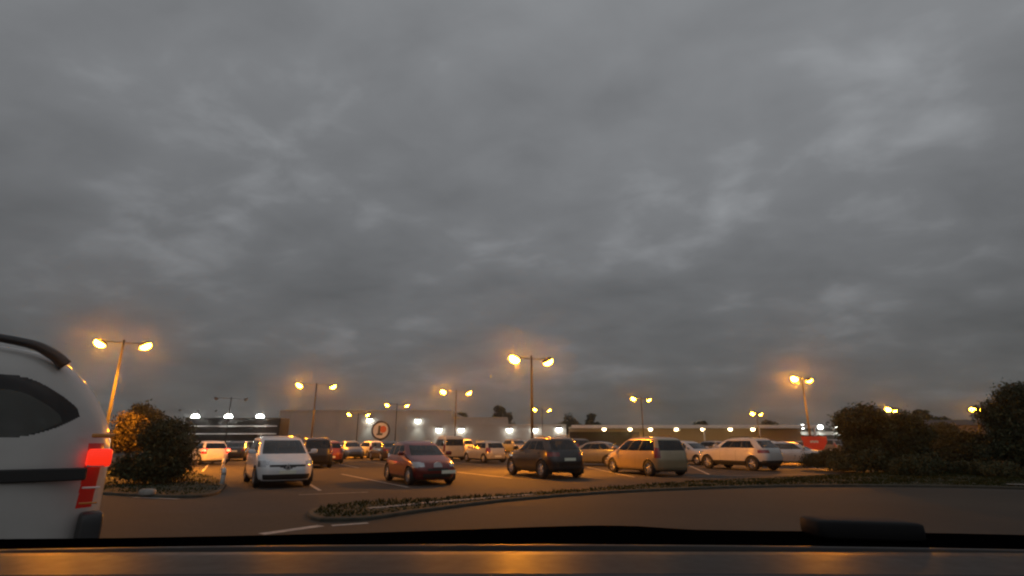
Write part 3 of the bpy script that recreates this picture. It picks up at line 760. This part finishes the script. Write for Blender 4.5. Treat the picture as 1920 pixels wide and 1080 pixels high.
for (p0, p1, py, yy) in ((520, 846, 770, BY), (846.4, 952, 783.3, BY + .6), (800, 1062, 796.4, BY - 4.0)):
    x0, x1 = bx(p0, yy), bx(p1, yy); MB().box(((x0 + x1) / 2 - OX, yy - BY - .06, bz(py, yy)), (x1 - x0, .2, .22)).build('parapet_coping', M['wall'], sup)
for i, (px, py, yy) in enumerate(((692, 789, BY), (783, 790, BY), (823, 807, BY - 4), (865, 807, BY - 4), (955, 807, BY - 4), (1003, 807, BY - 4), (1048, 806, BY - 4))):
    x, z = bx(px, yy) - OX, bz(py, yy)
    wl = MB().blob((x, yy - BY - .38, z + .3), (.55, .36, .32), .8, .8, 16, 8, zmin=0).build('wall_lamp', M['hood'], sup, True)
    MB().blob((x, yy - BY - .38, z + .29), (.52, .34, .62), .9, .9, 16, 8, zmax=0).build('lens', M['flood_on'], wl, True)
    spot('wall_light', sup, (x, yy - BY - .75, z - .35), 420, (.95, 1, .9), 110, .8, .25, (R(-14), 0, 0))
# canopy
can = empty('shop_canopy', (bx(1270), BY - 4, 0), 0, 'long shop canopy with pale fascia and a row of warm lamps', 'canopy')
CX = bx(1270)
x0, x1 = bx(1062.5), bx(1484)
zt = bz(797, BY - 10); zb = bz(803, BY - 10)
MB().box(((x0 + x1) / 2 - CX, -6.1, (zt + zb) / 2), (x1 - x0, .3, zt - zb), bev=.03).build('fascia', M['fascia'], can)
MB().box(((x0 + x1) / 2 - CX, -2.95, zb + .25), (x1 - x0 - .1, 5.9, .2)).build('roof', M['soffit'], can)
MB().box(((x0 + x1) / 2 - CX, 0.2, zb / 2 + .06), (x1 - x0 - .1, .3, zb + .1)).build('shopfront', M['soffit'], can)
xa, xb_ = bx(1064), bx(1190)
MB().box(((xa + xb_) / 2 - CX, -.1, 1.6), (xb_ - xa, .2, 3.2)).build('dark_glazing', M['shopfront'], can)
for px in (1290, 1385, 1480):
    MB().tube([(bx(px) - CX, -5.8, 0), (bx(px) - CX, -5.8, zb)], .13, 10).build('column', M['fascia'], can, True)
for px in (1131, 1179, 1217, 1265, 1314, 1365, 1407):
    x = bx(px, BY - 8) - CX; z = bz(805, BY - 8)
    cl_ = MB().blob((x, -5.2, z), (.4, .4, .34), 1, 1, 14, 8).build('canopy_lamp', M['warm_on'], can, True)
    spot('canopy_light', can, (x, -4.2, z - .3), 160, (1, .68, .3), 165, .5, .2, (R(-35), 0, 0))
# far lit frontage right of the canopy
fr = empty('far_shop', (bx(1530), BY + 6, 0), 0, 'far dark shop front with three white lamps at the right end of the canopy', 'building')
MB().box((0, 0, 2.1), (bx(1600) - bx(1470), 6, 4.2)).build('wall', M['shopfront'], fr)
MB().box((0, -3.1, 3.0), (bx(1600) - bx(1470), .2, .7)).build('fascia', M['wall'], fr)
for px, py in ((1491, 800), (1523, 801), (1553, 801)):
    x, z = bx(px, BY + 6) - bx(1530), bz(py, BY + 3)
    l_ = MB().blob((x, -3.5, z), (.5, .4, .42), .9, .9, 14, 8).build('wall_lamp', M['flood_on'], fr, True)
    spot('wall_light', fr, (x, -4.0, z - .5), 300, (.92, 1, .94), 150, .6, .2, (R(-20), 0, 0))
# red panel
rp = empty('red_banner', ground(1532, 44), R(3), 'red advertising panel with a pale band of lettering in front of the far cars', 'sign')
zt, zb = atD(1532, 818, 44).z, atD(1532, 846, 44).z; hw_ = 1.05
vs = [(-hw_, 0, zt), (hw_, 0, zt), (hw_ * .98, 0, zt - .45), (hw_ * .6, 0, zb + .12), (-hw_ * .45, 0, zb), (-hw_ * .8, 0, zb + .35)]
MB().add([(x, -.03, z) for x, y, z in vs] + [(x, .03, z) for x, y, z in vs], [tuple(range(5, -1, -1)), tuple(range(6, 12))] + [(k, (k + 1) % 6, 6 + (k + 1) % 6, 6 + k) for k in range(6)]).build('panel', M['red_panel'], rp)
for k, (wd, x) in enumerate(((.13, -.30), (.10, -.16), (.12, -.03), (.10, .10), (.13, .24))): MB().box((x, -.04, zt - .42 + .02 * (k % 2)), (wd * .9, .02, .17)).build('letter', M['sign_white'], rp)
for sx in (-.7, .7): MB().tube([(sx, .06, 0), (sx, .06, zt - .1)], .035).build('post', M['metal_pole'], rp, True)

# black slatted building
KY = 72.0
kb = empty('slatted_building', (bx(436, KY), KY, 0), 0, 'low black building with pale horizontal trim lines and three white lamps on its roof edge', 'building')
kx0, kx1 = bx(346, KY) - bx(436, KY), bx(525, KY) - bx(436, KY); kz = bz(783.5, KY)
MB().box(((kx0 + kx1) / 2, 1.5, kz / 2), (kx1 - kx0, 3, kz)).build('wall', M['black_panel'], kb)
for py in (799, 813.5, 828):
    z = bz(py, KY); MB().box(((kx0 + kx1) / 2 - .1, -.06, z), (kx1 - kx0 - .5, .12, .09), bev=.01).build('trim', M['white_trim'], kb)
for px in (368, 430, 489):
    x = bx(px, KY) - bx(436, KY)
    h_ = MB().blob((x, -.5, kz + .02), (.5, .35, .42), .9, .9, 18, 8, zmin=0).build('flood_lamp', M['flood_on'], kb, True)
    MB().box((x, -.1, kz + .1), (.1, .8, .08)).build('bracket', M['hood'], kb)
    spot('flood_light', kb, (x, -1.0, kz + .3), 220, (.96, 1, .94), 150, .6, .2, (R(-30), 0, 0))

# round sign on a mast
GY = 96.0
sp_ = atD(714, 807, GY)
sg = empty('round_sign', (sp_.x, sp_.y, 0), R(4), 'round white sign with a dark ring, a dark letter L and an orange disc', 'sign')
rad = 17.5 / FPX * (GY * CP + 2 * SP)
mb = MB().lathe([(rad * .80, -.12), (rad * .84, -.16), (rad, -.14), (rad, .14), (.01, .14)], 48, c=(0, 0, sp_.z)); mb.build('ring', M['sign_navy'], sg, False)
MB().lathe([(.001, -.10), (rad * .82, -.10)], 48, c=(0, 0, sp_.z)).build('face', M['sign_white'], sg)
MB().lathe([(.001, -.125), (rad * .36, -.125), (rad * .36, -.1)], 36, c=(rad * .25, 0, sp_.z + rad * .12)).build('disc', M['sign_orange'], sg)
mb = MB(); t_ = rad
vs = [(-.26, .5), (-.02, .5), (-.04, -.28), (.22, -.28), (.20, -.5), (-.42, -.5), (-.40, -.34), (-.30, -.30)]
mb.add([(x * t_, -.15, sp_.z + z * t_) for x, z in vs] + [(x * t_, -.1, sp_.z + z * t_) for x, z in vs], [tuple(range(7, -1, -1))] + [(k, (k + 1) % 8, 8 + (k + 1) % 8, 8 + k) for k in range(8)])
mb.build('letter', M['sign_navy'], sg)
MB().tube([(0, .3, 0), (0, .3, sp_.z + rad * .5)], .16, 12).build('mast', M['metal_pole'], sg, True)

# ------------------------------------------------------------------ vegetation
def leaves(mb, cs, n, size):
    """n little leaf clumps over lobes cs = [(centre, radii)]"""
    wts = np.array([r[0] * r[1] + r[1] * r[2] + r[0] * r[2] for c, r in cs]); wts = wts / wts.sum()
    for k in range(n):
        c, r = cs[rng.choice(len(cs), p=wts)]
        d = rng.normal(size=3); d /= np.linalg.norm(d); q = rng.random() ** .45 * (1 + .16 * rng.normal())
        p = np.array(c) + d * np.array(r) * q
        if p[2] < .12: p[2] = .12 + rng.random() * .2
        a = rng.normal(size=3); a /= np.linalg.norm(a); b = np.cross(a, rng.normal(size=3)); b /= np.linalg.norm(b)
        s_ = size * (.6 + .9 * rng.random())
        v = [p - a * s_, p - b * s_ * .45, p + a * s_, p + b * s_ * .45]
        i = len(mb.v); mb.v += [tuple(map(float, x)) for x in v]; mb.f.append((i, i + 1, i + 2, i + 3))
def lobes(n, rx, ry, z0, z1, rl):
    out = []
    for k in range(n):
        a = rng.random() * 6.283; q = rng.random() ** .5; f = rng.random()
        taper = 1 - .55 * f
        r_ = rl * (.65 + .6 * rng.random())
        out.append(((rx * q * math.cos(a) * taper, ry * q * math.sin(a) * taper, z0 + (z1 - z0) * f), (r_, r_, r_ * .8)))
    return out
def plant(name, loc, label, cat, m, nlobes, rx, ry, z0, z1, rl, nleaf, size, trunk=0.0, group=None):
    root = empty(name, loc, rng.random() * 6, label, cat, group)
    cs = lobes(nlobes, rx, ry, z0, z1, rl)
    tk = MB()
    for k in range(4 if trunk == 0 else 1):
        b = (0, 0, 0) if trunk else (rng.normal() * rx * .2, rng.normal() * ry * .2, 0)
        rr = trunk or .05
        tk.tube([b, (b[0], b[1], max(z0, .4)), (b[0] * 1.2, b[1] * 1.2, (z0 + z1) / 2)], [rr, rr * .8, rr * .4], 8)
    for c, r in cs[:14]: tk.tube([(0, 0, max(z0 * .8, .25)), (c[0] * .5, c[1] * .5, (z0 * .8 + c[2]) / 2), c], [(trunk or .05) * .5, (trunk or .05) * .3, .012], 6)
    tk.build('trunk' if trunk else 'stem', M['bark'], root, True)
    cr = MB(); leaves(cr, cs, nleaf, size); cr.build('crown' if trunk else 'foliage', m, root)
    return root
# left bed
plant('bush', ground(290, 19.6), 'large dark rounded bush on the left grass bed', 'bush', M['leaf'], 32, 1.25, .9, .3, 2.0, .55, 18000, .055)
plant('tree', ground(236, 29.5), 'small tree glowing orange under the leftmost street lamp', 'tree', M['leaf_autumn'], 22, 1.8, 1.4, 1.0, 2.5, .6, 8000, .075, .11)
plant('tree', ground(253, 36.0), 'dark tree behind the orange lit tree at the left', 'tree', M['leaf'], 18, 1.3, 1.2, 1.5, 3.5, .6, 7000, .09, .13)
# right thicket
plant('bush', ground(1636, 27.0), 'large dark bush at the right end of the car park', 'bush', M['leaf'], 56, 1.75, 1.4, .2, 2.85, .62, 36000, .065)
plant('bush', ground(1712, 28.0), 'lower dark bush adjoining the right side of the large dark bush', 'bush', M['leaf'], 40, 1.7, 1.3, .2, 2.5, .62, 28000, .065)
plant('bush', ground(1788, 30.0), 'olive bush lit faintly between the large bush and the right edge tree', 'bush', M['leaf_olive'], 40, 1.9, 1.2, .2, 2.15, .6, 24000, .06)
plant('tree', ground(1930, 27.0), 'tall dark tree at the right edge of the view', 'tree', M['leaf'], 60, 1.95, 1.8, .25, 3.7, .75, 34000, .07, .16)
plant('hedge_bush', ground(1552, 29.0), 'low dark hedge in front of the red panel', 'bush', M['leaf'], 20, 1.2, .8, .3, .75, .42, 8000, .05)
plant('bush', ground(1720, 24.6), 'low scrub at the foot of the large right bush', 'bush', M['leaf'], 34, 2.9, .6, .12, .6, .38, 16000, .05)
plant('bush', ground(1850, 23.5), 'low scrub at the foot of the right edge tree', 'bush', M['leaf'], 22, 2.6, .5, .15, .45, .35, 8000, .05)
# skyline trees
def skytree(px, pytop, wpx, Yd, label, lob=16, nl=2600, m='leaf'):
    zt_ = atD(px, pytop, Yd).z; wm = wpx / FPX * Yd / 2
    c = ground(px, Yd); c.x = (px - 960) / FPX * (Yd * CP + 6 * SP)
    rl = max(.9, wm * .35)
    plant('tree', c, label, 'tree', M[m], lob, max(.3, wm - rl * .6), wm * .7, zt_ * .55, zt_ - rl * .5, rl, nl, .38, .3, 'trees on the skyline behind the buildings')
skytree(936, 762, 34, 150, 'dark pointed tree rising above the middle of the supermarket roof')
skytree(952, 776, 24, 152, 'low dark tree right of the pointed tree on the roofline')
skytree(866, 774, 32, 165, 'flat dark tree on the roofline left of the pointed tree')
skytree(1070, 781, 60, 168, 'broad hazy tree above the left end of the long canopy')
skytree(1110, 777, 34, 166, 'rounded tree at the right of the broad hazy tree above the canopy')
skytree(1315, 789, 36, 165, 'low dark tree above the middle of the long canopy')
skytree(1440, 789, 44, 168, 'low dark tree above the right part of the long canopy')
skytree(1722, 770, 50, 90, 'dark tree in the gap between the two right bushes')
skytree(1755, 782, 50, 92, 'lower dark tree in the gap right of the large bush')
# pale house behind
ho = empty('house', ground(1790, 64), R(-8), 'grey house glimpsed between the right bushes', 'building')
MB().box((0, 3, 1.6), (8, 6, 3.2)).build('wall', M['house_wall'], ho)
MB().add([(-4.3, -.3, 3.2), (4.3, -.3, 3.2), (4.3, 6.3, 3.2), (-4.3, 6.3, 3.2), (-4.0, 3, 3.9), (4.0, 3, 3.9)], [(0, 1, 5, 4), (2, 3, 4, 5), (1, 2, 5), (3, 0, 4), (3, 2, 1, 0)]).build('roof', M['shopfront'], ho)
for x in (-1.6, 1.6): MB().box((x, -.03, 1.6), (1.2, .1, 1.1)).build('window', M['glass'], ho)

# white bollards by the left bed
for px, py, lb in ((417, 884, 'thin white marker post behind the other post beside the left bed'), (416, 912, 'white marker post at the corner of the left grass bed')):
    p = at(px, py, 0); k = MB(); k.lathe([(.001, .0), (.075, .0), (.07, .5), (.062, .56), (.03, .6), (.001, .6)], 14, 'z')
    r_ = empty('marker_post', p, 0, lb, 'post', 'white marker posts'); k.build('post', M['white_trim'], r_, True)
    MB().lathe([(.069, .36), (.076, .37), (.076, .44), (.069, .45)], 14, 'z').build('reflector_band', M['kerb'], r_, True)
st = at(276, 927, .07); tag(MB().blob((0, 0, .06), (.22, .12, .09), .6, .7, 12, 8).build('stone', M['kerb'], None, True, st), 'small pale stone lying on the edge of the left grass bed', 'stone')

# ------------------------------------------------------------------ the car we sit in
da = empty('car_dashboard', (0, .55, 1.2), 0, 'grey dashboard top with a black windscreen sill along the bottom of the view', 'dashboard')
def sweep(name, prof, m, curve, xr=.98, n=60, off=None):
    mb = MB(); k = len(prof); vs = []
    for i in range(n + 1):
        x = -xr + 2 * xr * i / n
        for (d, z) in prof:
            dd, zz2 = d - curve * x * x, z
            if off: dd, zz2 = off(x, dd, zz2)
            vs.append((x, dd - .55, zz2 - 1.2))
    mb.add(vs, [(i * k + j, i * k + j + 1, (i + 1) * k + j + 1, (i + 1) * k + j) for i in range(n) for j in range(k - 1)])
    return mb.build(name, m, da, True)
def dz(py, d): return atD(960, py, d).z
sweep('front_lip', [(.40, 1.20), (.455, dz(1080, .455) - .035), (.49, dz(1080, .49) - .006), (.505, dz(1076, .505))], M['dash_dark'], .03)
sweep('dash_pad', [(.5055, dz(1075.5, .5055)), (.52, dz(1068, .52)), (.55, dz(1053, .55)), (.58, dz(1040, .58)), (.60, dz(1034, .60)), (.602, dz(1034, .60) - .02)], M['dash'], .03)
def fin(x, d, z):
    return d, z
sweep('groove', [(.60, dz(1034, .60) - .003), (.603, dz(1034, .603) - .02), (.624, dz(1027, .624) - .03), (.628, dz(1026, .628) - .004)], M['scuttle'], .10)
sweep('trim_strip', [(.628, dz(1027, .628) - .004), (.631, dz(1025, .631)), (.636, dz(1022, .636)), (.641, dz(1020.5, .641)), (.644, dz(1021, .644) - .004)], M['dash'], .10)
sil = [(0, 1011), (250, 1009), (450, 1005), (700, 999), (900, 992), (1000, 988), (1110, 985), (1180, 986), (1280, 993), (1400, 995), (1520, 996), (1750, 1000), (1920, 1004)]
def scut(x, d, z):
    return d, z
mb = MB(); vs = []; n = 80
for i in range(n + 1):
    x = -1.0 + 2.0 * i / n; d1, d2, d3 = .645 - .10 * x * x, .70, .80
    pxx = 960 + x / (d3 * CP) * FPX; py = float(np.interp(pxx, [p[0] for p in sil], [p[1] for p in sil]))
    z3 = dz(py, d3)
    z1 = dz(1020, .645) - .006
    for (d, z) in ((d1, z1), (d2, (z1 + z3) / 2 - .002), (d3 - .015, z3 - .002), (d3, z3), (d3 + .03, z3 - .01), (d3 + .06, z3 - .12)): vs.append((x, d - .55, z - 1.2))
mb.add(vs, [(i * 6 + j, i * 6 + j + 1, (i + 1) * 6 + j + 1, (i + 1) * 6 + j) for i in range(n) for j in range(5)])
mb.build('windscreen_sill', M['scuttle'], da, True)
a, b = atD(1515, 990, .74), atD(1712, 990, .74)
zt_, zb_ = atD(1612, 972, .74).z, atD(1612, 1008, .74).z
bxo = MB().blob((0, 0, 0), ((b.x - a.x) / 2, .03, (zt_ - zb_) / 2), .28, .3, 28, 14).build('rounded_case', M['case'], None, True, ((a.x + b.x) / 2, .74, (zt_ + zb_) / 2))
bxo.rotation_euler = (0, R(1.6), 0)
tag(bxo, 'small black rounded case lying at the foot of the windscreen', 'case')

# ------------------------------------------------------------------ haze volume, added to put halos round the lamps
hz_m = bpy.data.materials.new('haze'); hz_m.use_nodes = True; t = hz_m.node_tree; t.nodes.clear()
vo = t.nodes.new('ShaderNodeVolumePrincipled'); ou = t.nodes.new('ShaderNodeOutputMaterial')
vo.inputs['Color'].default_value = (0.9, 0.9, 0.9, 1); vo.inputs['Density'].default_value = 0.0008; vo.inputs['Anisotropy'].default_value = 0.96
t.links.new(vo.outputs[0], ou.inputs['Volume'])
hzb = MB().box((0, 90, 5), (420, 260, 13)).build('haze', hz_m); hzb['kind'] = 'stuff'

# ------------------------------------------------------------------ details of the passing van
xr_ = -S['L'] / 2
for z, m in ((1.105, 'white_trim'), (1.275, 'kerb'), (.985, 'amber')):
    MB().box((xr_ + .15, yw - .012, z), (.12, .03, .014), bev=.004).build('lens_glint_bar', M[m], van)  # lens bars; the amber one is a strip painted as a lamp's reflection
for x in (.62, -1.02):
    MB().box((x, yw - .001, .98), (.012, .012, .9)).build('door_seam', M['black'], van)
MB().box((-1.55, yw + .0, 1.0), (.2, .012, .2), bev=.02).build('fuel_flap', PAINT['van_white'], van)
MB().blob((-.80, yw + .03, 1.40), (.11, .03, .022), .5, .5, 12, 6).build('door_handle', M['trim'], van, True)
t = M['lens_red_lit'].node_tree; p = t.nodes['Principled BSDF']
g_ = t.nodes.new('ShaderNodeTexCoord'); wv = t.nodes.new('ShaderNodeTexWave'); wv.wave_type = 'BANDS'; wv.bands_direction = 'Z'; wv.inputs['Scale'].default_value = 22; wv.inputs['Distortion'].default_value = .6
mr = t.nodes.new('ShaderNodeMapRange'); mr.inputs[3].default_value = .55; mr.inputs[4].default_value = 1.25
t.links.new(g_.outputs['Object'], wv.inputs['Vector']); t.links.new(wv.outputs['Fac'], mr.inputs[0]); t.links.new(mr.outputs[0], p.inputs['Emission Strength'])
